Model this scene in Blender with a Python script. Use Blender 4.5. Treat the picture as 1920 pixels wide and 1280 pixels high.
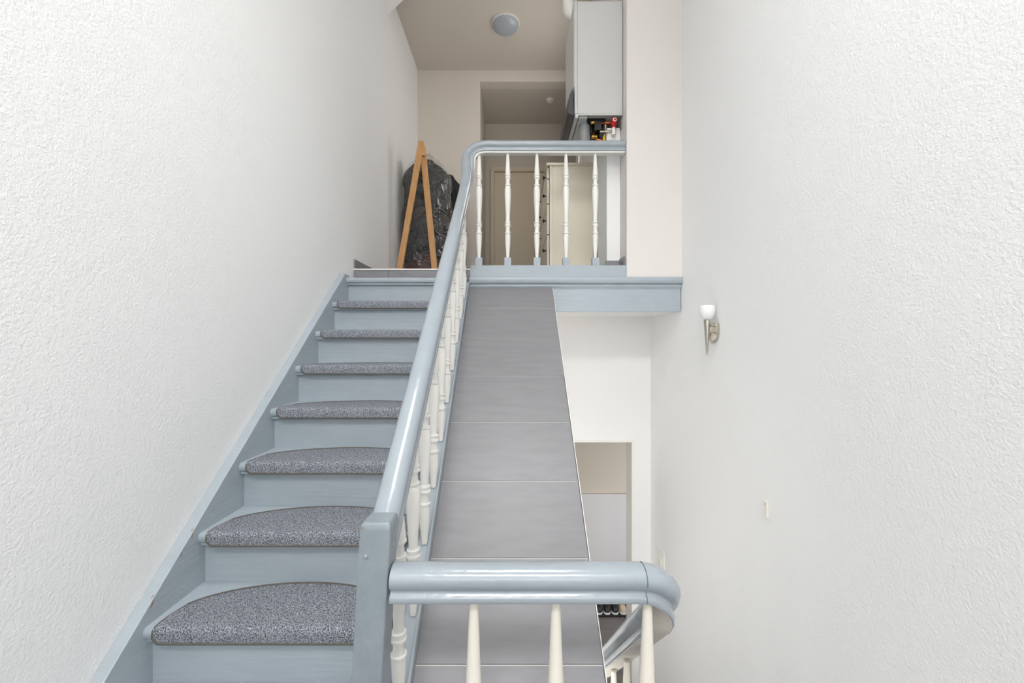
import bpy, math, random
from mathutils import Vector, Matrix, noise
random.seed(7)
S = bpy.context.scene
C = S.collection
for o in list(bpy.data.objects): bpy.data.objects.remove(o)

# ---------------------------------------------------------------- camera, world, lights, exposure
cam = bpy.data.objects.new('camera', bpy.data.cameras.new('camera'))
C.objects.link(cam)
cam.data.lens = 14.0; cam.data.sensor_width = 36.0
cam.data.clip_start = 0.02
cam.location = (0, 0, 0); cam.rotation_euler = (math.radians(90), 0, 0)
S.camera = cam
S.view_settings.view_transform = 'Standard'
S.view_settings.look = 'None'
S.view_settings.gamma = 1.0
S.view_settings.use_curve_mapping = False
S.view_settings.exposure = 0.52

W = bpy.data.worlds.new('world'); S.world = W; W.use_nodes = True
W.node_tree.nodes['Background'].inputs[0].default_value = (0.95, 0.97, 1.0, 1)
W.node_tree.nodes['Background'].inputs[1].default_value = 1.2

def area(name, loc, rot, sx, sy, power, col=(1, 1, 1)):
    l = bpy.data.lights.new(name, 'AREA'); l.shape = 'RECTANGLE'; l.size = sx; l.size_y = sy
    l.energy = power; l.color = col
    o = bpy.data.objects.new(name, l); C.objects.link(o); o.location = loc
    o.rotation_euler = [math.radians(a) for a in rot]
    return o
# daylight through the roof window over the stairwell; the lamps after it are unseen added fills
area('roof_window_daylight', (0.0, -2.30, 3.22), (50, 0, 0), 1.7, 0.9, 88, (0.985, 0.993, 1.0))
area('overhead_fill', (0.05, 0.55, 4.55), (0, 0, 0), 1.3, 1.3, 49, (0.985, 0.993, 1.0))  # added overhead fill to brighten upward faces; its skylight is made up
area('rear_fill', (-0.05, -2.38, 0.55), (90, 0, 0), 1.7, 1.5, 10, (1.0, 1.0, 1.0))  # added low fill from behind the camera; the window is made up
area('lower_well_fill', (0.10, 0.78, -2.2), (90, 0, 0), 1.6, 1.0, 44, (1.0, 0.99, 0.98))  # unseen lamp added to brighten the lower stairwell
area('landing_fill', (0.775, 4.15, 2.30), (0, 90, 0), 1.2, 0.9, 7, (1.0, 0.985, 0.965))  # lamp added to lift the dim landing, hidden behind the boiler
area('lower_hall_fill', (2.05, 4.05, -2.0), (0, 90, 0), 0.8, 0.5, 2.2, (1.0, 0.98, 0.96))  # weak lamp added off to the side to light the lower hall

# ---------------------------------------------------------------- helpers
def lin(c): return tuple((v/255/12.92 if v/255 <= .04045 else ((v/255+.055)/1.055)**2.4) for v in c)
def mat(name, col, rough=.5, bump=None, var=None, metal=0, coat=0, spec=.5, trans=0, coords='Object'):
    m = bpy.data.materials.new(name); m.use_nodes = True
    nt = m.node_tree; N = nt.nodes; L = nt.links
    b = N['Principled BSDF']
    c = lin(col) + (1,)
    b.inputs['Base Color'].default_value = c
    b.inputs['Roughness'].default_value = rough
    b.inputs['Metallic'].default_value = metal
    b.inputs['Coat Weight'].default_value = coat
    b.inputs['Specular IOR Level'].default_value = spec
    b.inputs['Transmission Weight'].default_value = trans
    tc = N.new('ShaderNodeTexCoord')
    def nz(scale, detail=4, stretch=(1, 1, 1), rough_=.55):
        mp = N.new('ShaderNodeMapping'); mp.inputs['Scale'].default_value = stretch
        L.new(tc.outputs[coords], mp.inputs[0])
        n = N.new('ShaderNodeTexNoise'); n.inputs['Scale'].default_value = scale
        n.inputs['Detail'].default_value = detail; n.inputs['Roughness'].default_value = rough_
        L.new(mp.outputs[0], n.inputs['Vector']); return n
    if var:
        sc, col2, st = var
        n = nz(sc, 5, st)
        r = N.new('ShaderNodeValToRGB'); r.color_ramp.elements[0].position = .36; r.color_ramp.elements[1].position = .64
        r.color_ramp.elements[0].color = c; r.color_ramp.elements[1].color = lin(col2) + (1,)
        L.new(n.outputs['Fac'], r.inputs[0]); L.new(r.outputs[0], b.inputs['Base Color'])
    if bump:
        prev = None
        for (sc, dist, st) in bump:
            n = nz(sc, 4, st)
            bp = N.new('ShaderNodeBump'); bp.inputs['Distance'].default_value = dist; bp.inputs['Strength'].default_value = 1
            L.new(n.outputs['Fac'], bp.inputs['Height'])
            if prev: L.new(prev.outputs[0], bp.inputs['Normal'])
            prev = bp
        L.new(prev.outputs[0], b.inputs['Normal'])
    return m
U = (1, 1, 1)
M = {}
M['plaster'] = mat('plaster', (245, 245, 244), .85, [(120, .0024, U), (260, .0006, U)], spec=.2)
M['plaster_smooth'] = mat('plaster_smooth', (242, 240, 237), .85, [(120, .0008, U)], spec=.2)
M['plaster_dimmed'] = mat('plaster_dimmed', (228, 223, 218), .85, [(120, .0008, U)], spec=.2)  # same white plaster, colour darkened to stand in for dimmer light
M['landing_wall'] = mat('landing_wall', (226, 217, 206), .85, [(120, .0008, U)], spec=.2)
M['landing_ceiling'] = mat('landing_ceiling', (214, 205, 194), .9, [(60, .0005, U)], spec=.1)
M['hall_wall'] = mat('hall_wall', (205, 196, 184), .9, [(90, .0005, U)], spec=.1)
M['pale_band'] = mat('pale_band', (205, 203, 204), .7, [(90, .0004, U)])
M['blue'] = mat('blue_paint', (166, 176, 183), .38, [(14, .0016, (.25, 1, 5)), (90, .0002, U)], (9, (170, 180, 187), (1, 1, 3)), coat=.12)
M['blue_rail'] = mat('blue_gloss_paint', (155, 164, 171), .2, [(28, .0012, U), (9, .002, U)], (7, (160, 169, 176), U), coat=.4)
M['blue_newel'] = mat('blue_newel_paint', (134, 144, 151), .33, [(9, .006, (1, 1, .4)), (60, .0012, U)], (18, (142, 152, 158), U), coat=.2)
M['white'] = mat('white_gloss_paint', (240, 238, 232), .30, [(40, .0004, U)], coat=.15)
M['ivory'] = mat('ivory_paint', (238, 232, 220), .40, [(40, .0004, U)])
M['underside'] = mat('worn_primer', (204, 198, 188), .6, [(40, .001, U)])
M['tile'] = mat('grey_porcelain', (130, 129, 132), .38, [(60, .0002, (1, 4, 1))], (7, (136, 135, 138), (1, 5, 4)), spec=.5)
M['tile_dark'] = mat('dark_floor_tile', (104, 100, 98), .45, [(60, .0002, U)], (4, (120, 115, 112), (1, 5, 1)))
M['grout'] = mat('grout', (206, 204, 200), .9)
M['trim'] = mat('trim_white', (235, 233, 228), .5)
M['wood'] = mat('beech_wood', (206, 152, 96), .5, [(30, .0005, (6, 6, .6))], (14, (222, 172, 116), (7, 7, .5)))
M['bare'] = mat('bare_wood', (168, 128, 100), .8)
M['bag'] = mat('black_cloth', (9, 9, 10), .55, [(7, .02, U), (22, .008, (1, 1, .5))])
M['redcloth'] = mat('maroon_cloth', (96, 40, 34), .6, [(9, .02, U)], (13, (50, 24, 22), U))
M['boiler'] = mat('boiler_enamel', (203, 202, 199), .4)
M['darkplastic'] = mat('anthracite_plastic', (52, 54, 60), .32)
M['blackplastic'] = mat('black_plastic', (16, 16, 17), .4)
M['greyplastic'] = mat('grey_plastic', (150, 152, 152), .5)
M['copper'] = mat('copper', (196, 104, 66), .3, metal=1)
M['brass'] = mat('brass', (200, 160, 80), .3, metal=1)
M['steel'] = mat('brushed_nickel', (196, 190, 180), .28, metal=1)
M['red'] = mat('red_plastic', (190, 22, 30), .35)
M['yellow'] = mat('yellow_plastic', (226, 180, 20), .45)
M['lampglass'] = mat('opal_glass', (172, 179, 186), .35, coat=.3)
M['cupglass'] = mat('opal_cup_glass', (246, 246, 246), .3, coat=.3)
M['cream'] = mat('cream_furniture', (238, 228, 208), .45)
M['doorcream'] = mat('cream_door', (214, 200, 176), .5)
M['switch'] = mat('switch_plastic', (236, 232, 222), .35)
M['shoe'] = mat('black_leather', (20, 20, 22), .35)
M['sole'] = mat('white_rubber', (226, 224, 220), .5)
M['tanshoe'] = mat('beige_leather', (196, 176, 154), .5)
M['binding'] = mat('carpet_binding', (84, 80, 75), .9, [(500, .001, U)], (120, (108, 103, 95), (3, 1, 1)))
def carpet():
    m = mat('heather_carpet', (118, 122, 132), .95, [(420, .003, U)], spec=.05)
    nt = m.node_tree; N = nt.nodes; L = nt.links; b = N['Principled BSDF']; tc = N.new('ShaderNodeTexCoord')
    mp = N.new('ShaderNodeMapping'); mp.inputs['Scale'].default_value = (1.5, .8, 1); mp.inputs['Rotation'].default_value = (0, 0, .5)
    L.new(tc.outputs['Object'], mp.inputs[0])
    n = N.new('ShaderNodeTexNoise'); n.inputs['Scale'].default_value = 290; n.inputs['Detail'].default_value = 2
    L.new(mp.outputs[0], n.inputs['Vector'])
    r = N.new('ShaderNodeValToRGB'); e = r.color_ramp.elements
    e[0].position = .34; e[0].color = lin((54, 57, 66)) + (1,); e[1].position = .62; e[1].color = lin((188, 192, 198)) + (1,)
    k = e.new(.48); k.color = lin((118, 122, 131)) + (1,)
    L.new(n.outputs['Fac'], r.inputs[0]); L.new(r.outputs[0], b.inputs['Base Color'])
    return m
M['carpet'] = carpet()
def plastic_film():
    m = bpy.data.materials.new('clear_plastic_film'); m.use_nodes = True
    nt = m.node_tree; N = nt.nodes; L = nt.links
    for n in list(N): N.remove(n)
    out = N.new('ShaderNodeOutputMaterial'); mx = N.new('ShaderNodeMixShader')
    t = N.new('ShaderNodeBsdfTransparent'); g = N.new('ShaderNodeBsdfGlossy'); g.inputs['Roughness'].default_value = .07
    lw = N.new('ShaderNodeLayerWeight'); lw.inputs[0].default_value = .28
    mr = N.new('ShaderNodeMapRange'); mr.inputs['To Min'].default_value = .05; mr.inputs['To Max'].default_value = .5
    tc = N.new('ShaderNodeTexCoord'); n = N.new('ShaderNodeTexNoise'); n.inputs['Scale'].default_value = 6; n.inputs['Detail'].default_value = 3
    n.inputs['Distortion'].default_value = 1.2
    bp = N.new('ShaderNodeBump'); bp.inputs['Distance'].default_value = .12; bp.inputs['Strength'].default_value = 1
    L.new(tc.outputs['Object'], n.inputs['Vector']); L.new(n.outputs['Fac'], bp.inputs['Height'])
    L.new(bp.outputs[0], g.inputs['Normal']); L.new(bp.outputs[0], lw.inputs['Normal'])
    L.new(lw.outputs['Facing'], mr.inputs[0]); L.new(mr.outputs[0], mx.inputs[0])
    L.new(t.outputs[0], mx.inputs[1]); L.new(g.outputs[0], mx.inputs[2]); L.new(mx.outputs[0], out.inputs[0])
    return m
M['film'] = plastic_film()

class MB:
    def __init__(s): s.v = []; s.f = []
    def add(s, vs, fs):
        k = len(s.v); s.v += [tuple(p) for p in vs]; s.f += [tuple(i+k for i in f) for f in fs]; return s
    def box(s, x0, x1, y0, y1, z0, z1):
        return s.add([(x0,y0,z0),(x1,y0,z0),(x1,y1,z0),(x0,y1,z0),(x0,y0,z1),(x1,y0,z1),(x1,y1,z1),(x0,y1,z1)],
                     [(0,3,2,1),(4,5,6,7),(0,1,5,4),(1,2,6,5),(2,3,7,6),(3,0,4,7)])
    def prism(s, poly, a, b, axis='x'):
        # poly: 2D points; axis x -> poly is (y,z); axis y -> (x,z); axis z -> (x,y)
        def P(p, t): return {'x': (t, p[0], p[1]), 'y': (p[0], t, p[1]), 'z': (p[0], p[1], t)}[axis]
        n = len(poly)
        return s.add([P(p, a) for p in poly] + [P(p, b) for p in poly],
                     [tuple(range(n)), tuple(range(2*n-1, n-1, -1))] + [(i, i+n, (i+1) % n + n, (i+1) % n) for i in range(n)])
    def lathe(s, prof, c=(0,0,0), n=20, rot=None):
        # prof: (r, z) list
        vs = []; fs = []
        R = rot or Matrix.Identity(3); c = Vector(c)
        for (r, z) in prof:
            for i in range(n):
                a = 2*math.pi*i/n; vs.append(c + R @ Vector((r*math.cos(a), r*math.sin(a), z)))
        for j in range(len(prof)-1):
            for i in range(n):
                fs.append((j*n+i, j*n+(i+1) % n, (j+1)*n+(i+1) % n, (j+1)*n+i))
        fs.append(tuple(reversed(range(n)))); fs.append(tuple((len(prof)-1)*n+i for i in range(n)))
        return s.add(vs, fs)
    def tube(s, pts, r, n=10):
        pts = [Vector(p) for p in pts]; vs = []; fs = []; up = None
        for k, p in enumerate(pts):
            t = (pts[min(k+1, len(pts)-1)] - pts[max(k-1, 0)]).normalized()
            if up is None: up = Vector((0,0,1)) if abs(t.z) < .9 else Vector((1,0,0))
            a = t.cross(up).normalized(); b = a.cross(t); up = b
            for i in range(n):
                q = 2*math.pi*i/n; vs.append(p + (a*math.cos(q) + b*math.sin(q))*r)
        for k in range(len(pts)-1):
            for i in range(n): fs.append((k*n+i, k*n+(i+1) % n, (k+1)*n+(i+1) % n, (k+1)*n+i))
        fs.append(tuple(reversed(range(n)))); fs.append(tuple((len(pts)-1)*n+i for i in range(n)))
        return s.add(vs, fs)
    def sweep(s, prof, path, flip=False):
        # prof (u sideways, v up) closed; frame stays level sideways
        path = [Vector(p) for p in path]; vs = []; fs = []; n = len(prof)
        for k, p in enumerate(path):
            t = (path[min(k+1, len(path)-1)] - path[max(k-1, 0)]).normalized()
            a = t.cross(Vector((0,0,1))).normalized(); b = a.cross(t)
            for (u, v) in prof: vs.append(p + a*u + b*v)
        for k in range(len(path)-1):
            for i in range(n): fs.append((k*n+i, k*n+(i+1) % n, (k+1)*n+(i+1) % n, (k+1)*n+i))
        fs.append(tuple(reversed(range(n)))); fs.append(tuple((len(path)-1)*n+i for i in range(n)))
        return s.add(vs, fs)
    def mesh(s, name, m, angle=35):
        me = bpy.data.meshes.new(name); me.from_pydata(s.v, [], s.f); me.validate(); me.update()
        import bmesh
        bm = bmesh.new(); bm.from_mesh(me); bmesh.ops.recalc_face_normals(bm, faces=bm.faces); bm.to_mesh(me); bm.free()
        me.shade_smooth(); me.set_sharp_from_angle(angle=math.radians(angle))
        me.materials.append(m); return me

def obj(name, mb, m, parent=None, bevel=0, angle=35):
    me = mb if isinstance(mb, bpy.types.Mesh) else mb.mesh(name, m if not isinstance(m, str) else M[m], angle)
    o = bpy.data.objects.new(name, me); C.objects.link(o)
    if parent is not None:
        o.parent = parent; o.matrix_parent_inverse = Matrix.Translation(-parent.location)
    if bevel:
        b = o.modifiers.new('bevel', 'BEVEL'); b.width = bevel; b.segments = 2; b.limit_method = 'ANGLE'; b.angle_limit = math.radians(40)
        b.harden_normals = False
    return o
def thing(name, label, cat, loc=(0,0,0), group=None):
    o = bpy.data.objects.new(name, None); C.objects.link(o); o.location = loc; o.empty_display_size = .1
    o['label'] = label; o['category'] = cat
    if group: o['group'] = group
    return o
def tag(o, label, cat, group=None):
    o['label'] = label; o['category'] = cat
    if group: o['group'] = group
    return o
def struct(name, mb, m, bevel=0):
    o = obj(name, mb, m, None, bevel); o['kind'] = 'structure'; return o
def smooth_path(pts, n=6):
    pts = [Vector(p) for p in pts]; out = []
    for i in range(len(pts)-1):
        p0 = pts[max(i-1,0)]; p1 = pts[i]; p2 = pts[i+1]; p3 = pts[min(i+2,len(pts)-1)]
        for k in range(n):
            t = k/n
            out.append(.5*((2*p1)+(p2-p0)*t+(2*p0-5*p1+4*p2-p3)*t*t+(3*p1-p0-3*p2+p3)*t**3))
    out.append(pts[-1]); return out

# ---------------------------------------------------------------- dimensions (metres, camera at the origin, y away from it)
XL, XR = -1.18, 1.178
FH = -1.459          # half landing floor
FL = -2.90           # lower floor
FU = 0.54            # upper landing floor
CE = 3.39
RI, GO = 0.19, 0.216
SL = RI/GO
def nose(n): return (1.230+GO*n, -0.889+RI*n)       # n = 0 lowest tread in view, n = 7 top
def nz(d): return -0.889 + SL*(d-1.230)             # nosing line
DW = 3.38            # wall below the landing

# ---------------------------------------------------------------- structure
struct('wall_left', MB().box(XL-.15, XL, -2.65, 6.1, FL-.2, CE+.3), 'plaster')
struct('wall_right', MB().box(XR, XR+.15, -2.65, 3.53, FL-.2, CE+.3).box(XR, XR+.15, 3.53, 5.13, .21, CE+.3), 'plaster')
RY = -2.5
wr = MB()   # rear wall with an opening for the added rear fill
wr.box(XL, XR, RY-.15, RY, FL-.2, -.25).box(XL, XR, RY-.15, RY, 1.35, CE+1.3)
wr.box(XL, -.95, RY-.15, RY, -.25, 1.35).box(.85, XR, RY-.15, RY, -.25, 1.35)
struct('wall_rear', wr, 'plaster')
w = MB()
for (a, b, c_, d_) in ((-.95, -.89, -.25, 1.35), (.79, .85, -.25, 1.35), (-.89, .79, -.25, -.19), (-.89, .79, 1.29, 1.35), (-.08, -.02, -.19, 1.29)):
    w.box(a, b, RY-.12, RY-.06, c_, d_)
struct('rear_fill_frame', w, 'trim')  # made-up window frame round the rear fill, out of view
# stairwell ceiling, opening for the added overhead fill light, the deep beam behind the camera and the roof window over the half landing
SY1 = RY
cs = MB().box(XL, -.65, RY, 3.78, CE, CE+.15).box(.75, XR, RY, 3.78, CE, CE+.15).box(-.65, .75, RY, -.15, CE, CE+.15).box(-.65, .75, 1.25, 3.78, CE, CE+.15)
struct('ceiling_stairwell', cs, 'plaster_smooth')
w = MB()
for (a, b, c_, d_) in ((-.65, -.59, -.15, 1.25), (.69, .75, -.15, 1.25), (-.59, .69, -.15, -.09), (-.59, .69, 1.19, 1.25)):
    w.box(a, b, c_, d_, CE+1.2, CE+1.28)
struct('overhead_fill_frame', w, 'trim')  # made-up frame around the overhead fill
cs = MB().box(-.70, -.65, -.20, 1.30, CE+.15, CE+1.3).box(.75, .80, -.20, 1.30, CE+.15, CE+1.3).box(-.65, .75, -.20, -.15, CE+.15, CE+1.3).box(-.65, .75, 1.25, 1.30, CE+.15, CE+1.3)
struct('wall_fill_shaft', cs, 'plaster_smooth')  # added shaft that narrows the overhead fill, out of view
struct('trim_5', MB().box(XL, XR, -1.08, -.93, 2.64, CE), 'plaster_smooth')
w = MB()
for (a, b, c_, d_) in ((-.95, -.89, 2.72, 3.37), (.89, .95, 2.72, 3.37), (-.89, .89, 2.72, 2.78), (-.89, .89, 3.31, 3.37)):
    w.box(a, b, RY, RY+.05, c_, d_)
struct('window_4', w, 'trim')
struct('ceiling_slope', MB().prism([(XL, 3.10), (-.87, CE), (XL, CE)], 1.3, 3.78, 'y'), 'plaster_smooth')
struct('ceiling', MB().box(XL, XR, 3.78, 5.13, CE, CE+.15), 'landing_ceiling')

# upper landing: slab, floor, walls
fx = MB()
fx.box(XL, -.30, 2.985, 4.98, .21, FU-.012)
fx.box(-.30, XR, 2.79, 4.98, .21, .44)
fx.box(-.30, XR, 2.865, 4.98, .44, FU-.012)
struct('floor_upper', fx, 'plaster_smooth')
struct('floor_upper_tiles', MB().box(XL, -.285, 2.967, 4.98, FU-.012, FU).box(-.285, XR, 2.866, 4.98, FU-.012, FU).box(-.4, 1.2, 4.98, 5.95, FU-.1, FU), 'tile')
t = MB()   # tiled riser at the head of the stairs
t.box(XL, -.923, 2.967, 2.985, .446, FU-.013).box(-.920, -.296, 2.967, 2.985, .446, FU-.013)
struct('trim_1', t, 'tile')
struct('trim_2', MB().box(XL, -.296, 2.962, 2.968, FU-.008, FU+.002), 'trim')
struct('baseboard_left', MB().box(XL, XL+.011, 2.967, 4.98, FU, FU+.072), 'tile')
struct('baseboard_back', MB().box(XL, -.40, 4.969, 4.98, FU, FU+.072), 'tile')
struct('baseboard_right', MB().box(.784, .795, 2.80, 2.91, .53, .60).box(.68, .795, 2.905, 2.917, FU, FU+.05), 'tile')
wb = MB().box(XL, -.40, 4.98, 5.13, FU-.1, CE).box(-.40, .95, 4.98, 5.13, 3.248, CE).box(.95, XR, 4.98, 5.13, FU-.1, CE)
struct('wall_back', wb, 'landing_wall')
struct('wall_hall_left', MB().box(-.55, -.40, 5.13, 6.1, FU-.1, CE), 'hall_wall')
struct('wall_hall_right', MB().box(1.0, 1.15, 5.13, 6.1, FU-.1, CE), 'hall_wall')
struct('ceiling_hall', MB().box(-.40, 1.0, 5.13, 5.95, 3.25, CE), 'landing_ceiling')
he = MB().box(-.40, -.28, 5.95, 6.1, FU, CE).box(.55, 1.0, 5.95, 6.1, FU, CE).box(-.28, .55, 5.95, 6.1, 2.53, CE)
struct('wall_hall_end', he, 'hall_wall')
# pier and the wall the boiler hangs on
struct('wall_pier', MB().box(.797, XR, 2.765, 4.98, .445, CE), 'plaster_dimmed')
w = MB()
for (a, b, c_, d_) in ((3.64, 3.70, 1.65, 2.95), (4.60, 4.66, 1.65, 2.95), (3.70, 4.60, 1.65, 1.70), (3.70, 4.60, 2.90, 2.95)):
    w.box(.77, .797, a, b, c_, d_)
struct('landing_fill_frame', w, 'trim')  # made-up window frame for the landing fill, hidden behind the boiler
# wall below landing with the doorway
DX0, DX1, DT = .22, 1.027, -.842
wl = MB().box(XL, DX0, DW, DW+.15, FL, .21).box(DX1, XR+.15, DW, DW+.15, FL, .21).box(DX0, DX1, DW, DW+.15, DT, .21)
struct('wall_lower', wl, 'plaster_smooth')
struct('trim_3', MB().box(DX1-.012, DX1+.0, DW-.006, DW+.156, FL, DT).box(DX0, DX0+.012, DW-.006, DW+.156, FL, DT).box(DX0+.012, DX1-.012, DW-.006, DW+.156, DT-.012, DT), 'white')
# lower hall behind that doorway
struct('floor_lower', MB().box(XL, XR, .75, DW, FL-.1, FL).box(-.2, 2.2, DW, 4.65, FL-.1, FL), 'tile_dark')
struct('wall_lower_hall_end', MB().box(-.2, 2.2, 4.5, 4.65, FL, -.6), 'hall_wall')
struct('trim_4', MB().box(-.2, 2.2, 4.482, 4.5, FL, -1.717), 'pale_band', .004)  # paler band on the lower part of the hall end wall
struct('wall_lower_hall_left', MB().box(-.35, -.2, DW+.15, 4.65, FL, -.6), 'hall_wall')
struct('wall_lower_hall_right', MB().box(2.2, 2.35, DW+.15, 4.65, FL, -.6), 'hall_wall')
struct('ceiling_lower_hall', MB().box(-.35, 2.35, DW+.15, 4.65, -.7, -.6), 'hall_wall')
# half landing
hl = MB().box(XL, -.345, -2.5, .80, FH-.18, FH).box(-.345, .40, -2.5, 1.0, FH-.18, FH).box(.40, XR, -2.5, .98, FH-.18, FH)
struct('floor', hl, 'tile')
struct('wall_under_landing', MB().box(XL, XR, .60, .75, FL, FH-.18), 'plaster_smooth')

# landing edge: moulded nosing, fascia board and kerb
fa = thing('landing_edge_boarding', 'pale blue painted fascia board with moulded nosing along the upper landing edge', 'fascia', (.44, 2.77, .21))
np_ = [(2.79, .447), (2.752, .447), (2.744, .442), (2.740, .430), (2.743, .412), (2.748, .403), (2.764, .401), (2.764, .392), (2.757, .390), (2.756, .382), (2.762, .377), (2.766, .366), (2.79, .366)]
obj('nosing', MB().prism(np_, -.293, XR-.001, 'x'), 'blue', fa)
obj('board', MB().box(-.293, XR-.008, 2.768, 2.79, .207, .367), 'blue', fa, .002)
# ---------------------------------------------------------------- upper staircase
st = thing('staircase', 'pale blue painted wooden staircase rising to the upper landing', 'staircase', (-.74, .8, FH))
X0, X1 = -1.14, -.345
for n in range(-2, 7):
    d, z = nose(n)
    prof = [(d+GO+.034, z-.036), (d+.012, z-.036), (d+.004, z-.031), (d, z-.02), (d, z-.012), (d+.004, z-.003), (d+.011, z), (d+GO+.034, z)]
    obj('tread', MB().prism(prof, X0, X1, 'x'), 'blue', st)
    pr = [(d+.034, z-.037), (d+.012, z-.037), (d+.014, z-.048), (d+.026, z-.054), (d+.034, z-.054)]
    obj('cove_moulding', MB().prism(pr, X0, X1, 'x'), 'blue', st)
d, z = nose(7)
prof = [(2.967, z-.036), (d+.012, z-.036), (d+.004, z-.031), (d, z-.02), (d, z-.012), (d+.004, z-.003), (d+.011, z), (2.967, z)]
obj('tread', MB().prism(prof, X0-.02, X1+.035, 'x'), 'blue', st)
obj('cove_moulding', MB().prism([(d+.034, z-.037), (d+.012, z-.037), (d+.014, z-.048), (d+.026, z-.054), (d+.034, z-.054)], X0, X1, 'x'), 'blue', st)
for n in range(-2, 8):
    d, z = nose(n)
    obj('riser', MB().box(X0, X1, d+.034, d+.05, z-RI, z-.036), 'blue', st)
def string_poly(top, bot, d0, d1, ztop):
    dt = 1.230 + (ztop-top+.889)/SL
    return [(d0, FH), (d0, nz(d0)+top), (min(dt, d1), nz(min(dt, d1))+top), (d1, ztop if dt < d1 else nz(d1)+top), (d1, nz(d1)+bot), (1.230+(FH-bot+.889)/SL, FH)]
obj('wall_string', MB().prism(string_poly(.042, -.30, .70, 2.80, .462), XL, X0, 'x'), 'blue', st, .003)
obj('outer_string', MB().prism(string_poly(-.035, -.30, .99, 2.742, 9), X1, -.296, 'x'), 'blue', st, .003)
obj('bead', MB().sweep([(-.004, 0), (.004, 0), (.005, .008), (0, .012), (-.005, .008)], [(-.3, 1.0, nz(1.0)-.037), (-.3, 2.74, nz(2.74)-.037)]), 'blue', st)
# bare wood chips where the paint is knocked off the wall string
def chip(d, up, s, face):
    z = nz(d)+up
    pts = [(-.9, -.2), (-.3, -.5), (.4, -.35), (1, .1), (.5, .5), (-.1, .25), (-.6, .3)]
    if face == 'top':
        vs = [(-1.141+a*s*.25-.004, d+b*s*1.0, z+SL*b*s+.0006) for a, b in pts]
    else:
        vs = [(-1.1394, d+b*s*.9, z-.006+SL*b*s*.9+a*s*.4) for a, b in pts]
    o = obj('paint_chip', MB().add(vs, [tuple(range(7))]), 'bare', st); o['label'] = 'bare wood where paint is chipped'
chip(1.425, .043, .011, 'top'); chip(1.42, .036, .012, 'side'); chip(1.372, .038, .012, 'side'); chip(1.262, .036, .018, 'side'); chip(1.268, .043, .010, 'top'); chip(1.31, .040, .006, 'side')

# ---------------------------------------------------------------- stair mats
HW = .365; XC = -.74
def back(u): return .085 + .146*max(0, 1-abs(u)**2)**.6
def mat_mesh():
    # surface strips: columns across, rows from back edge over the nosing to the flap bottom
    cols = [-1+2*i/48 for i in range(49)]
    mb = MB(); T = .0075
    def col(u):
        x = XC+u*HW; e = max(0, abs(u)-.955)/.045
        yb = back(u)-(.03*e*e)
        fl = -.040+.016*e*e
        pts = [(yb, .0035)]
        for k in range(1, 7): pts.append((yb+(0.016-yb)*k/6, T))
        pts += [(.006, T-.0005), (-.002, .0045), (-.0065, -.003), (-.0075, -.012), (-.0075, -.02), (-.0065, fl)]
        pts = [(x, a, b) for a, b in pts]
        inner = [(x, -.0005, fl), (x, -.0005, -.012), (x, .004, .0008), (x, yb, .0008)]
        return pts + inner
    cs_ = [col(u) for u in cols]; n = len(cs_[0]); vs = [p for c in cs_ for p in c]; fs = []
    for i in range(len(cols)-1):
        for j in range(n): fs.append((i*n+j, i*n+(j+1) % n, (i+1)*n+(j+1) % n, (i+1)*n+j))
    fs.append(tuple(range(n))); fs.append(tuple((len(cols)-1)*n+i for i in range(n)))
    mb.add(vs, fs)
    # binding follows the whole outline
    o = []
    for u in cols:
        c = col(u); o.append((c[0][0], c[0][1], .0035))
    right = [(XC+HW, y, z) for (y, z) in ((.05, .004), (.02, .005), (.004, .0035), (-.004, -.004), (-.0055, -.014), (-.0055, -.024))]
    bot = []
    for u in reversed(cols):
        c = col(u); bot.append((c[12][0], -.0055, c[12][2]))
    left = [(XC-HW, y, z) for (x_, y, z) in reversed(right)]
    loop = o + right + bot + left + [o[0]]
    return mb.mesh('mat_pile', M['carpet'], 50), MB().tube(loop, .0042, 8).mesh('mat_binding', M['binding'], 60)
pile, bind = mat_mesh()
names = ['lowest stair tread in view', 'second tread from the bottom', 'third tread from the bottom', 'fourth tread from the bottom',
         'fifth tread, third below the landing', 'sixth tread, second below the landing', 'tread just below the landing']
kinds = ['widest showing heather grey half-moon mat', 'heather grey half-moon mat', 'heather grey half-moon mat', 'heather grey half-moon mat',
         'heather grey stair mat seen almost edge on', 'heather grey stair mat seen edge on', 'topmost heather grey stair mat']
for n in range(7):
    d, z = nose(n)
    o = thing('stair_mat', kinds[n] + ' on the ' + names[n], 'stair mat', (XC, d, z), 'grey stair mats on the treads')
    for nm, me in (('pile', pile), ('binding', bind)):
        c = bpy.data.objects.new(nm, me); C.objects.link(c); c.parent = o; c.location = (-XC, 0, 0)

# ---------------------------------------------------------------- sloping tiled ledge
SD0, SD1, SX0, SX1 = 1.02, 2.766, -.295, .283
def tz(d): return .357 + SL*(d-2.746)
sl = thing('tiled_slope', 'long sloping ledge clad in large grey tiles beside the stairs', 'tiled ledge', (0, 1.05, tz(1.05)-.2))
obj('casing', MB().prism([(SD0, tz(SD0)-.0025), (SD1, tz(SD1)-.0025), (SD1, tz(SD1)-.14), (SD0, tz(SD0)-.14)], SX0, SX1-.006, 'x'), 'grout', sl)
edges = [SD1-.001] + [2.589-.2287*k for k in range(7)] + [SD0]
tb = MB(); g = .0019
for i in range(len(edges)-1):
    b_, a_ = edges[i]-g, edges[i+1]+g; off = random.uniform(-.002, .002); wob = random.uniform(0, .0006)
    tb.prism([(a_, tz(a_)+wob), (b_, tz(b_)+wob), (b_, tz(b_)-.006), (a_, tz(a_)-.006)], SX0, SX1-.004+off, 'x')
obj('tile_cladding', tb, 'tile', sl)
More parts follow.
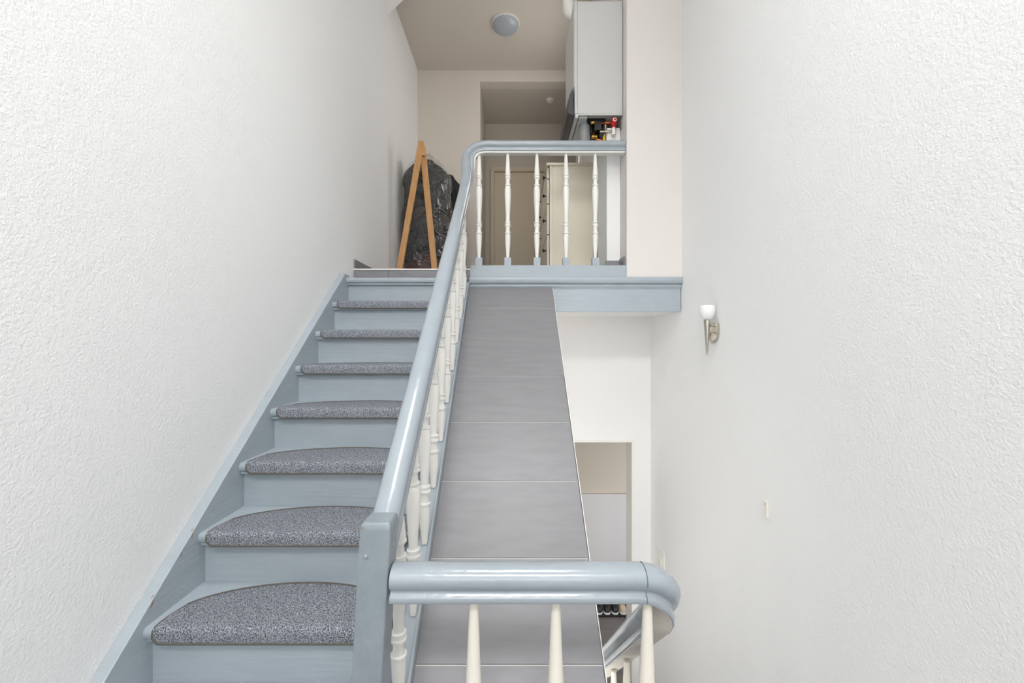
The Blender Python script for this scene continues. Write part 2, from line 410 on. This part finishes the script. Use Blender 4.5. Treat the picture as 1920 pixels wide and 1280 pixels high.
obj('edge_trim', MB().prism([(SD0, tz(SD0)+.0015), (SD1, tz(SD1)+.0015), (SD1, tz(SD1)-.03), (SD0, tz(SD0)-.03)], SX1-.0025, SX1+.0005, 'x'), 'trim', sl)

# ---------------------------------------------------------------- balustrades
def rail_profile(w=1.0, h=1.0):
    half = [(.0295, 0), (.031, .002), (.0315, .014), (.030, .016), (.0235, .021), (.0215, .026), (.024, .030), (.030, .036), (.0335, .043), (.0345, .052), (.0325, .062), (.026, .072), (.017, .078), (.006, .081)]
    half = [(a*w, b*h) for a, b in half]
    return half + [(-a, b) for a, b in reversed(half)]
RP = rail_profile()
FP = [(.024, -.012), (.024, .001), (-.024, .001), (-.024, -.012)]
def baluster_mesh(L, name, foot=0, s=1.0, flare=0):
    # lathe from foot (0) to top (L)
    f = [(0, .0095), (.05, .0115), (.14, .0165), (.225, .0180), (.227, .0150), (.233, .0150), (.235, .0195), (.246, .0195), (.249, .0150), (.285, .0130), (.305, .0160), (.309, .0192), (.320, .0192),
         (.323, .0150), (.336, .0140), (.339, .0182), (.349, .0182), (.352, .0125), (.42, .0140), (.55, .0190), (.62, .0205), (.66, .0195), (.685, .0165), (.69, .0140), (.693, .0188), (.705, .0188),
         (.708, .0140), (.745, .0128), (.762, .0160), (.765, .0188), (.775, .0188), (.778, .0145), (.786, .0145), (.788, .0172), (.80, .0165), (.86, .0140), (.93, .0115), (1.0, .0090)]
    if flare: f = [(t if t < .5 else (.5+(t-.5)*(.3-flare)/.3 if t <= .80 else 1-(1-t)*(.2+flare)/.2), r) for t, r in f]
    mb = MB()
    h = L-foot
    mb.lathe([(r*s, foot+t*h) for t, r in f], n=18)
    return mb
def put(name, me, loc, parent, lean=0):
    o = bpy.data.objects.new(name, me); C.objects.link(o); o.parent = parent
    o.matrix_parent_inverse = Matrix.Translation(-parent.location); o.location = loc; o.rotation_euler = (0, lean, random.uniform(0, 3)); return o

ub = thing('stair_balustrade', 'white turned balusters under a long pale blue handrail climbing from newel to upper landing', 'balustrade', (-.32, .95, FH))
# newel, leaning a little to the left towards its foot
nw = MB()
x0, x1, y0, y1, zt = -.352, -.281, .921, .990, -.421
def nx(x, z): return x - (zt-z)*.057
rings = []
for (zz, ins) in ((FH, 0), (-1.1, 0), (-.8, 0), (zt-.02, 0), (zt-.006, .002), (zt, .007)):
    rings.append([(nx(x0, zz)+ins, y0+ins, zz), (nx(x1, zz)-ins, y0+ins, zz), (nx(x1, zz)-ins, y1-ins, zz), (nx(x0, zz)+ins, y1-ins, zz)])
vs = [p for r in rings for p in r]; fs = [(3, 2, 1, 0), tuple(range(len(vs)-4, len(vs)))]
for k in range(len(rings)-1):
    for i in range(4): fs.append((k*4+i, k*4+(i+1) % 4, k*4+4+(i+1) % 4, k*4+4+i))
nwo = obj('newel_post', nw.add(vs, fs), 'blue_newel', ub, .003)
for (cx_, cz_, s_) in ((-.3455, -.431, .0045), (-.289, -.505, .0022), (-.3515, -.455, .004)):
    pts = [(-.9, -.2), (-.3, -.5), (.4, -.35), (1, .1), (.5, .5), (-.1, .25), (-.6, .3)]
    o = obj('paint_chip', MB().add([(cx_+a*s_, .9203, cz_+b*s_) for a, b in pts], [tuple(range(7))]), 'bare', nwo); o['label'] = 'bare wood where paint is chipped'
R90 = Matrix.Rotation(math.radians(90), 3, 'X')
obj('plug', MB().lathe([(.0055, 0), (.0055, .002), (.003, .004)], (nx(-.334, -.497), .921, -.497), 14, R90), 'blue_newel', nwo)
# handrail, one continuous sweep up the flight and round on to the landing
zs = -.528
path = [(-.318, .985+t*(2.60-.985)/24, zs+SL*t*(2.60-.985)/24) for t in range(25)]
top = smooth_path([(-.318, 2.60, zs+SL*1.615), (-.314, 2.70, .995), (-.302, 2.772, 1.115), (-.290, 2.800, 1.215), (-.272, 2.812, 1.285), (-.240, 2.815, 1.323), (-.19, 2.815, 1.335), (-.1, 2.815, 1.335)], 5)
path = path + top[1:] + [(.3, 2.815, 1.335), (.794, 2.815, 1.335)]
obj('handrail', MB().sweep(RP, path), 'blue_rail', ub, 0, 60)
obj('rail_fillet', MB().sweep(FP, path), 'white', ub)
Ls = .0; bd = [1.118+.165*k for k in range(10)]
zr = lambda d: zs + SL*(d-.985)
Ls = (zr(1.5)-.012) - (nz(1.5)-.035) + .004
bm_ = baluster_mesh(Ls, 'b', 0, 1.16).mesh('stair_baluster', M['white'])
for d in bd: put('baluster', bm_, (-.318, d, nz(d)-.036), ub)
# landing part: kerb, blue block feet and balusters
obj('kerb', MB().box(-.287, .796, 2.762, 2.862, .446, .529), 'blue', ub, .003)
LB = 1.325-.529
lb = baluster_mesh(LB, 'l', .058, 1.12).mesh('landing_baluster', M['white'])
ft = MB().box(-.0235, .0235, -.0235, .0235, 0, .060).mesh('foot', M['blue'])
for x in (-.2325, -.030, .176, .382, .588):
    b = put('baluster', lb, (x, 2.815, .5285), ub); b.rotation_euler = (0, 0, 0)
    f_ = bpy.data.objects.new('foot', ft); C.objects.link(f_); f_.parent = b

lbq = thing('landing_guard_rail', 'near pale blue handrail on tapering white balusters, turning down the lower flight', 'balustrade', (.05, .95, FH))
zb = -.607
SD = 1.02
p1 = [(-.2835, .95, zb), (0, .95, zb), (.2, .95, zb)]
p2 = smooth_path([(.29, .95, zb), (.318, .951, zb-.004), (.341, .957, zb-.024), (.359, .970, zb-.055), (.370, .990, zb-.098), (.373, 1.018, -.745), (.373, 1.05, -.778), (.373, 1.09, -.819)], 6)
p3 = [(.373, 1.09+t*.11, -.819-SD*t*.11) for t in range(1, 11)]
obj('handrail', MB().sweep(rail_profile(1.0, .95), p1+p2+p3), 'blue_rail', lbq, 0, 60)
obj('joint_line', MB().sweep([(a*1.012, b*1.006-.0002) for a, b in rail_profile(1.0, .95)], [(.3120, .95, zb), (.3130, .95, zb)]), 'darkplastic', lbq)
obj('rail_fillet', MB().sweep([(a*1.1, b*.10) for a, b in FP], p1+p2+p3), 'underside', lbq)
nb = baluster_mesh(zb-.011-FH, 'n', .05, 1.15, .06).mesh('near_baluster', M['ivory'])
for x in (-.096, .106, .314): put('baluster', nb, (x, .95, FH), lbq, .012)
Ll = .80
nl = baluster_mesh(Ll, 'n', .05).mesh('lower_baluster', M['ivory'])
for k in range(6):
    d = 1.13+.165*k; put('baluster', nl, (.373, d, -.778-SD*(d-1.05)-.010-Ll), lbq)

# lower staircase
ls = thing('lower_staircase', 'lower flight of blue stairs going down between the near rail and right wall', 'staircase', (.78, 1.0, FL))
r2 = (FH-FL)/7; g2 = r2/SD
for k in range(1, 7):
    d = .98+g2*(k-1); z = FH-r2*k
    obj('tread', MB().box(.43, XR, d-.0, d+g2+.03, z-.035, z), 'blue', ls, .005)
for k in range(0, 7):
    d = .985+g2*k; z = FH-r2*k
    obj('riser', MB().box(.43, XR, d-.0, d+.015, z-r2, z-.035), 'blue', ls)
obj('outer_string', MB().prism([(1.0, FH+.03), (1.0, FH-.3), (1.0+(FH-.3-FL)/SD, FL), (1.0+(FH+.03-FL)/SD, FL)], .36, .43, 'x'), 'blue', ls, .003)

# ---------------------------------------------------------------- ceiling lamp, smoke detector
cl = thing('ceiling_lamp', 'round frosted dome lamp on the landing ceiling', 'ceiling lamp', (-.068, 4.25, CE))
obj('base', MB().lathe([(.147, -.018), (.150, -.010), (.150, 0)], (-.068, 4.25, CE-.0005), 40), 'trim', cl)
obj('shade', MB().lathe([(.002, -.078), (.04, -.076), (.08, -.067), (.112, -.052), (.133, -.034), (.141, -.018)], (-.068, 4.25, CE), 40), 'lampglass', cl, 0, 60)
sd = thing('smoke_detector', 'small white smoke detector on the hall ceiling beyond the opening', 'smoke detector', (.51, 5.36, 3.25))
obj('body', MB().lathe([(.03, -.034), (.042, -.032), (.05, -.022), (.055, -.006), (.055, 0)], (.51, 5.36, 3.25), 30), 'landing_wall', sd)
obj('sensor_cap', MB().lathe([(.018, -.046), (.024, -.044), (.026, -.033)], (.51, 5.36, 3.25), 24), 'landing_wall', sd)

# ---------------------------------------------------------------- hall door
d1 = thing('hall_door', 'closed cream door in a cream frame at the end of the upper hall', 'door', (.135, 5.95, FU))
fr = MB().box(-.32, -.262, 5.925, 5.985, FU, 2.55).box(.532, .59, 5.925, 5.985, FU, 2.55).box(-.32, .59, 5.924, 5.985, 2.5505, 2.595).box(-.262, .532, 5.925, 5.985, 2.53, 2.55)
obj('frame', fr, 'doorcream', d1, .004)
obj('leaf', MB().box(-.262, .532, 5.955, 5.99, FU+.004, 2.53), 'doorcream', d1, .003)

# ---------------------------------------------------------------- chest of drawers
ch = thing('chest_of_drawers', 'cream white chest of drawers seen from its side behind the landing balusters', 'chest of drawers', (.48, 3.7, FU))
cx0, cx1, cy0, cy1, ct = .292, .672, 3.30, 4.12, 1.476
bd_ = MB().box(cx0+.02, cx1, cy0, cy0+.02, FU, ct-.022).box(cx0+.02, cx1, cy1-.02, cy1, FU, ct-.022).box(cx1-.01, cx1, cy0+.02, cy1-.02, FU+.06, ct-.022).box(cx0+.02, cx1-.01, cy0+.02, cy1-.02, FU+.06, FU+.08)
bd_.box(cx0+.02, cx0+.045, cy0-.004, cy0+.02, FU, ct-.022).box(cx1-.03, cx1, cy0-.004, cy0+.02, FU, ct-.022)
obj('body', bd_, 'cream', ch, .002)
obj('top', MB().box(cx0-.008, cx1, cy0-.016, cy1+.016, ct-.022, ct), 'cream', ch, .003)
zz = [.600, .790, 1.005, 1.215, 1.440]; zk = [.69, .779+.10, 1.10, 1.31]
for i, (a, b) in enumerate(((.615, .885), (.895, 1.140), (1.150, 1.350), (1.360, 1.448))):
    dr = obj('drawer', MB().box(cx0, cx0+.02, cy0+.022, cy1-.022, a, b).box(cx0+.02, cx1-.03, cy0+.04, cy0+.05, a+.01, b-.02).box(cx0+.02, cx1-.03, cy1-.05, cy1-.04, a+.01, b-.02), 'cream', ch, .002)
    for y in ([3.42, 4.0] if i < 3 else [3.42, 4.0]):
        zc = {0: .779, 1: 1.034, 2: 1.248, 3: 1.405}[i]
        Ry = Matrix.Rotation(math.radians(-90), 3, 'Y')
        obj('knob', MB().lathe([(.006, 0), (.006, .013), (.013, .017), (.015, .023), (.011, .028), (.002, .029)], (cx0, y, zc), 16, Ry), 'blackplastic', dr)

# ---------------------------------------------------------------- boiler
bo = thing('wall_boiler', 'white wall hung boiler with open pipework underneath, beside the landing rail', 'boiler', (.62, 3.07, 1.63))
bx0, bx1, by0, by1, bz0, bz1 = .453, .794, 2.856, 3.30, 1.634, 2.44
obj('cabinet', MB().box(bx0+.015, bx1, by0, by1, bz0, bz1), 'boiler', bo, .003)
obj('front_cover', MB().box(bx0-.009, bx0+.0145, by0+.004, by1-.004, bz0+.19, bz1+.004).box(bx0-.004, bx0+.0145, by0-.003, by1+.003, bz0-.0, bz1+.004), 'boiler', bo, .004)
cp = []
for k in range(13):
    t = k/12; z_ = bz0+.19-t*.185
    cp.append((bx0-.006-.046*math.sin(min(1, .10+t*1.25)*math.pi/2)**.8, z_))
cp += [(bx0-.006, bz0-.012)]
hood = obj('control_panel_cover', MB().prism(cp, by0+.006, by1-.006, 'y'), 'darkplastic', bo, .003)
hood['label'] = 'curved anthracite lower cover'
fl_ = MB().prism([(bx0+.0, bz0), (bx0+.022, bz0), (bx0+.022, bz0-.03), (bx0, bz0-.03)], by0, by1, 'y').box(bx0+.03, bx0+.09, by0+.02, by1, bz0-.022, bz0-.001)
fl_.box(bx0+.02, bx1, by0, by0+.006, bz0-.012, bz0)
obj('bottom_flange', fl_, 'boiler', bo, .002)
obj('back_plate', MB().box(bx1-.006, bx1+.001, by0+.02, by1-.01, bz0-.09, bz0-.001), 'greyplastic', bo)
obj('chassis', MB().box(bx0+.10, bx1-.11, by0+.06, by1-.02, bz0-.030, bz0-.001).box(bx0+.15, bx0+.20, by0+.05, by1-.05, bz0-.09, bz0-.025), 'blackplastic', bo)
obj('bracket', MB().prism([(.600, 1.60), (.69, 1.60), (.63, 1.47), (.585, 1.47)], 3.02, 3.03, 'y'), 'greyplastic', bo)
obj('condensate_trap', MB().lathe([(.030, -.12), (.034, -.115), (.034, -.01), (.038, 0), (.038, .09)], (.540, 2.97, bz0-.095), 18).box(.566, .574, 2.95, 2.99, bz0-.19, bz0-.02), 'greyplastic', bo)
obj('copper_pipe', MB().tube([(.60, 2.93, 1.605), (.64, 2.93, 1.606), (.72, 2.93, 1.608), (.745, 2.93, 1.60)], .009), 'copper', bo)
obj('copper_pipe', MB().tube(smooth_path([(.62, 2.98, 1.515), (.66, 2.98, 1.505), (.70, 2.98, 1.50), (.712, 2.98, 1.56), (.712, 2.98, 1.63)], 4), .010), 'copper', bo)
obj('copper_pipe', MB().tube([(.665, 3.06, 1.63), (.665, 3.06, 1.50)], .008), 'copper', bo)
v = obj('brass_valve', MB().lathe([(.012, -.022), (.017, -.018), (.017, -.004), (.012, 0), (.017, .006), (.017, .02), (.010, .024)], (.610, 2.96, 1.52), 12, Matrix.Rotation(math.radians(90), 3, 'Y')).lathe([(.008, 0), (.008, .035)], (.61, 2.96, 1.52), 10), 'brass', bo)
v = obj('brass_valve', MB().lathe([(.010, -.02), (.014, -.016), (.014, .016), (.010, .02)], (.598, 2.925, 1.606), 12, Matrix.Rotation(math.radians(90), 3, 'Y')), 'brass', bo)
v = obj('filling_tap', MB().lathe([(.009, -.045), (.009, -.01), (.015, -.008), (.015, .012), (.009, .014), (.009, .05)], (.688, 2.915, 1.535), 12, Matrix.Rotation(math.radians(90), 3, 'Y')).lathe([(.006, -.01), (.006, .03), (.010, .032), (.010, .042)], (.684, 2.915, 1.54), 10), 'steel', bo)
rv = obj('safety_valve', MB().lathe([(.013, -.05), (.013, -.02), (.019, -.018), (.021, -.002), (.021, .014), (.016, .02)], (.738, 2.885, 1.583), 16), 'red', bo)
Rf = Matrix.Rotation(math.radians(90), 3, 'X')
c1 = obj('cap', MB().lathe([(.018, 0), (.018, .006), (.015, .008)], (.738, 2.866, 1.592), 20, Rf), 'red', rv)
obj('ring', MB().lathe([(.013, 0), (.013, .0012)], (.738, 2.858, 1.592), 20, Rf), 'sole', rv)
obj('cap_centre', MB().lathe([(.0085, 0), (.0085, .0012)], (.738, 2.8568, 1.592), 20, Rf), 'red', rv)
obj('valve_outlet', MB().lathe([(.014, -.045), (.014, 0)], (.736, 2.885, 1.545), 14).lathe([(.017, -.01), (.017, 0)], (.736, 2.885, 1.505), 14), 'ivory', rv)
obj('yellow_gas_pipe', MB().tube([(.682, 2.935, 1.52), (.672, 2.945, 1.42)], .009), 'yellow', bo)
obj('hose', MB().tube(smooth_path([(.58, 3.0, 1.42), (.60, 2.99, 1.50), (.64, 2.98, 1.47), (.655, 2.98, 1.43)], 6), .012), 'greyplastic', bo)
obj('hose', MB().tube(smooth_path([(.60, 2.95, 1.62), (.585, 2.95, 1.56), (.60, 2.96, 1.53)], 5), .011), 'blackplastic', bo)
obj('hose', MB().tube(smooth_path([(.48, 2.99, 1.47), (.52, 2.985, 1.472), (.53, 2.99, 1.44)], 4), .012), 'blackplastic', bo)
obj('expansion_vessel', MB().lathe([(.02, -.09), (.034, -.08), (.036, -.02), (.025, 0)], (.645, 3.03, 1.55), 18), 'darkplastic', bo)
fp = smooth_path([(.62, 3.06, 2.50), (.52, 3.06, 2.50), (.465, 3.06, 2.505), (.440, 3.06, 2.535), (.436, 3.06, 2.59), (.436, 3.06, 2.75)], 6)
obj('flue_pipe', MB().tube([(.62, 3.06, 2.44), (.62, 3.06, 2.47)], .05, 24).tube(fp + [Vector((.436, 3.06, CE))], .046, 24), 'trim', bo, 0, 60)
tag(obj('pipe_casing', MB().box(.694, .796, 2.918, 3.23, FU, 1.565), 'plaster', None, .004), 'white plastered pipe box rising from floor to below the boiler', 'pipe casing')

# ---------------------------------------------------------------- wooden trestle and garment bags
tr = thing('wooden_trestle', 'narrow folded wooden trestle forming a tall A in front of the black garment bag', 'trestle', (-.93, 3.9, FU))
def slat(p, q, w_, th):
    p = Vector(p); q = Vector(q); t = (q-p).normalized(); a = Vector((0, 1, 0)).cross(t).normalized(); b = a.cross(t)
    vs = [c + a*su*w_/2 + b*sv*th/2 for c in (p, q) for su, sv in ((-1, -1), (1, -1), (1, 1), (-1, 1))]
    return MB().add(vs, [(3, 2, 1, 0), (4, 5, 6, 7), (0, 1, 5, 4), (1, 2, 6, 5), (2, 3, 7, 6), (3, 0, 4, 7)])
k = 3.90/746.7
def pt(x, y, d=3.90): return ((x-960)*d/746.7, d, (640-y)*d/746.7)
obj('leg', slat(pt(790, 266), (pt(746, 538)[0], 3.86, FU), .058, .022), 'wood', tr, .004)
obj('leg', slat((pt(791, 272)[0], 3.928, pt(791, 272)[2]), (pt(816, 538)[0], 3.96, FU), .058, .022), 'wood', tr, .004)
obj('hinge_block', slat((pt(789, 262)[0], 3.912, pt(789, 264)[2]), (pt(793, 292)[0], 3.915, pt(793, 292)[2]), .05, .05), 'wood', tr, .008)

def lumpy(cx, cy, w_, dp, z0, z1, seed, prof, amp=.02, ns=40, nr=40):
    mb = MB(); vs = []; fs = []
    for j in range(nr+1):
        t = j/nr; z = z0+(z1-z0)*t; s = prof(t)
        for i in range(ns):
            a = 2*math.pi*i/ns; ca, sa = math.cos(a), math.sin(a)
            e = .75
            x = abs(ca)**e*math.copysign(1, ca)*w_/2*s; y = abs(sa)**e*math.copysign(1, sa)*dp/2*(s**.6)
            nn = noise.noise(Vector((x*7+seed, y*9, z*4)))*amp + noise.noise(Vector((x*16+seed, y*9, z*7+3)))*amp*.6
            r = math.hypot(x, y) or 1
            vs.append((cx+x+nn*x/r, cy+y+nn*1.5*y/r, z))
    for j in range(nr):
        for i in range(ns): fs.append((j*ns+i, j*ns+(i+1) % ns, (j+1)*ns+(i+1) % ns, (j+1)*ns+i))
    fs.append(tuple(reversed(range(ns)))); fs.append(tuple(nr*ns+i for i in range(ns)))
    return mb.add(vs, fs)
def shoulders(t):
    if t < .75: return .93+.05*math.sin(t*5)
    u = (t-.75)/.25
    return .95*max(.14, (1-u**2.4))**.62
GX, GY = -.905, 4.22
gb = thing('garment_bag', 'bundle of black clothes in clear shiny plastic leaning in the landing corner', 'garment bag', (GX, GY, FU))
obj('clothes', lumpy(GX, GY, .52, .24, FU+.30, 1.91, 3, shoulders), 'bag', gb, 0, 80)
o = obj('lower_clothes', lumpy(GX+.01, GY, .47, .22, FU+.006, FU+.36, 9, lambda t: .98), 'redcloth', gb, 0, 80); o['label'] = 'dark red cloth at the foot'
obj('plastic_cover', lumpy(GX, GY, .565, .30, FU+.002, 1.955, 5, shoulders, .018), 'film', gb, 0, 80)
obj('hanger_hook', MB().tube(smooth_path([(GX, GY, 1.90), (GX, GY, 1.97), (GX+.02, GY, 1.995), (GX+.04, GY, 1.98), (GX+.035, GY, 1.96)], 5), .004, 8), 'steel', gb)
tag(obj('coat_bag', lumpy(-.715, 4.49, .40, .16, FU+.002, 1.86, 21, shoulders), 'bag', None, 0, 80), 'flat black garment peeking out behind the plastic covered clothes', 'garment')

# ---------------------------------------------------------------- wall lamp
wlmp = thing('wall_lamp', 'torch shaped wall lamp with white glass cup and nickel cone on the right wall', 'wall lamp', (XR, 2.30, .06))
lx, ly = 1.124, 2.295
# plate: pointed shield against the wall
sh = [(2.262, .105), (2.352, .105), (2.358, .08), (2.356, .045), (2.345, .015), (2.31, -.012), (2.27, .012), (2.258, .045), (2.256, .08)]
obj('wall_plate', MB().prism(sh, XR-.022, XR-.0005, 'x'), 'steel', wlmp, .003)
obj('arm', MB().box(lx+.012, XR-.02, 2.275, 2.320, .088, .100).box(lx+.014, XR-.02, 2.278, 2.317, .050, .084).prism([(2.275, .046), (2.320, .046), (2.2975, .004)], lx+.016, XR-.02, 'x').box(lx+.008, lx+.018, 2.285, 2.305, .045, .105), 'steel', wlmp, .002)
obj('cone', MB().lathe([(.002, -.078), (.005, -.074), (.010, .0), (.0175, .115), (.0175, .122), (.012, .124)], (lx, ly, .0), 24), 'steel', wlmp)
cup = [(.010, .124), (.024, .130), (.035, .145), (.042, .168), (.044, .192), (.043, .207), (.039, .207), (.038, .168), (.030, .147), (.012, .136)]
obj('glass_cup', MB().lathe(cup, (lx, ly, 0), 30), 'cupglass', wlmp, 0, 60)
# small bracket and switch plate on the right wall
kb = thing('wall_clip', 'tiny white plastic cover plate low on the bare right wall', 'wall plate', (XR, 1.838, -.77))
obj('plate', MB().box(XR-.010, XR, 1.826, 1.851, -.812, -.735), 'switch', kb, .002)
obj('screw', MB().lathe([(.003, 0), (.003, .0015)], (XR-.010, 1.838, -.75), 10, Matrix.Rotation(math.radians(-90), 3, 'Y')), 'steel', kb)
sw = thing('light_switch', 'cream double light switch on the right wall above the near rail bend', 'light switch', (XR, 3.135, -1.76))
obj('frame', MB().box(XR-.008, XR, 3.07, 3.20, -1.93, -1.63), 'plaster_smooth', sw, .002)
for z_ in (-1.735, -1.85):
    rk = obj('rocker', MB().box(XR-.017, XR-.007, 3.095, 3.175, z_-.045, z_+.045), 'switch', sw, .004)
    obj('rocker_cap', MB().box(XR-.022, XR-.016, 3.107, 3.163, z_-.033, z_+.033), 'switch', rk, .003)

# ---------------------------------------------------------------- shoes in the lower hall
tag(obj('shoe_tray', MB().box(.55, 1.6, 4.19, 4.48, FL, FL+.012).box(.55, 1.6, 4.19, 4.20, FL+.012, FL+.02), 'blackplastic', None, .003), 'flat black shoe tray on the lower hall floor', 'shoe tray')
def shoe(x, label, upper, grp):
    t = thing('shoe', label, 'shoe', (x, 4.33, FL+.012), grp)
    def outline(s):
        return [(-.030*s, 4.30), (-.038*s, 4.26), (-.036*s, 4.225), (-.020*s, 4.205), (0, 4.20), (.020*s, 4.205), (.036*s, 4.225), (.038*s, 4.26), (.030*s, 4.30), (.028*s, 4.40), (.030*s, 4.44), (0, 4.462), (-.030*s, 4.44), (-.028*s, 4.40)]
    z0 = FL+.0125
    obj('sole', MB().prism([(x+a, b) for a, b in outline(1)], z0, z0+.026, 'z'), 'sole', t, .004)
    mb = MB(); n = 14; rows = []
    for j, (s, zz_, cut) in enumerate(((.94, .024, 0), (.92, .045, 0), (.80, .062, .02), (.62, .078, .05), (.50, .092, .085))):
        rows.append([(x+a*s, max(b, 4.20+cut) if b < 4.34 else b-.004*j, z0+zz_) for a, b in outline(1)])
    vs = [p for r in rows for p in r]; fs = [tuple(range(n)), tuple((len(rows)-1)*n+i for i in range(n))]
    for j in range(len(rows)-1):
        for i in range(n): fs.append((j*n+i, j*n+(i+1) % n, (j+1)*n+(i+1) % n, (j+1)*n+i))
    obj('upper', mb.add(vs, fs), upper, t, 0, 60)
    lc = MB()
    for q in range(3): lc.box(x-.016, x+.016, 4.258+q*.022, 4.264+q*.022, z0+.068+q*.008, z0+.075+q*.008)
    obj('laces', lc, 'sole', t)
shoe(.925, 'black shoe with white sole, left end of the row by the slope', 'shoe', 'shoes on the hall tray')
shoe(1.010, 'black shoe with white sole, middle one of the three black shoes', 'shoe', 'shoes on the hall tray')
shoe(1.095, 'black shoe with white sole right next to the beige shoe', 'shoe', 'shoes on the hall tray')
shoe(1.180, 'beige shoe at the right end of the row behind the doorway', 'tanshoe', 'shoes on the hall tray')
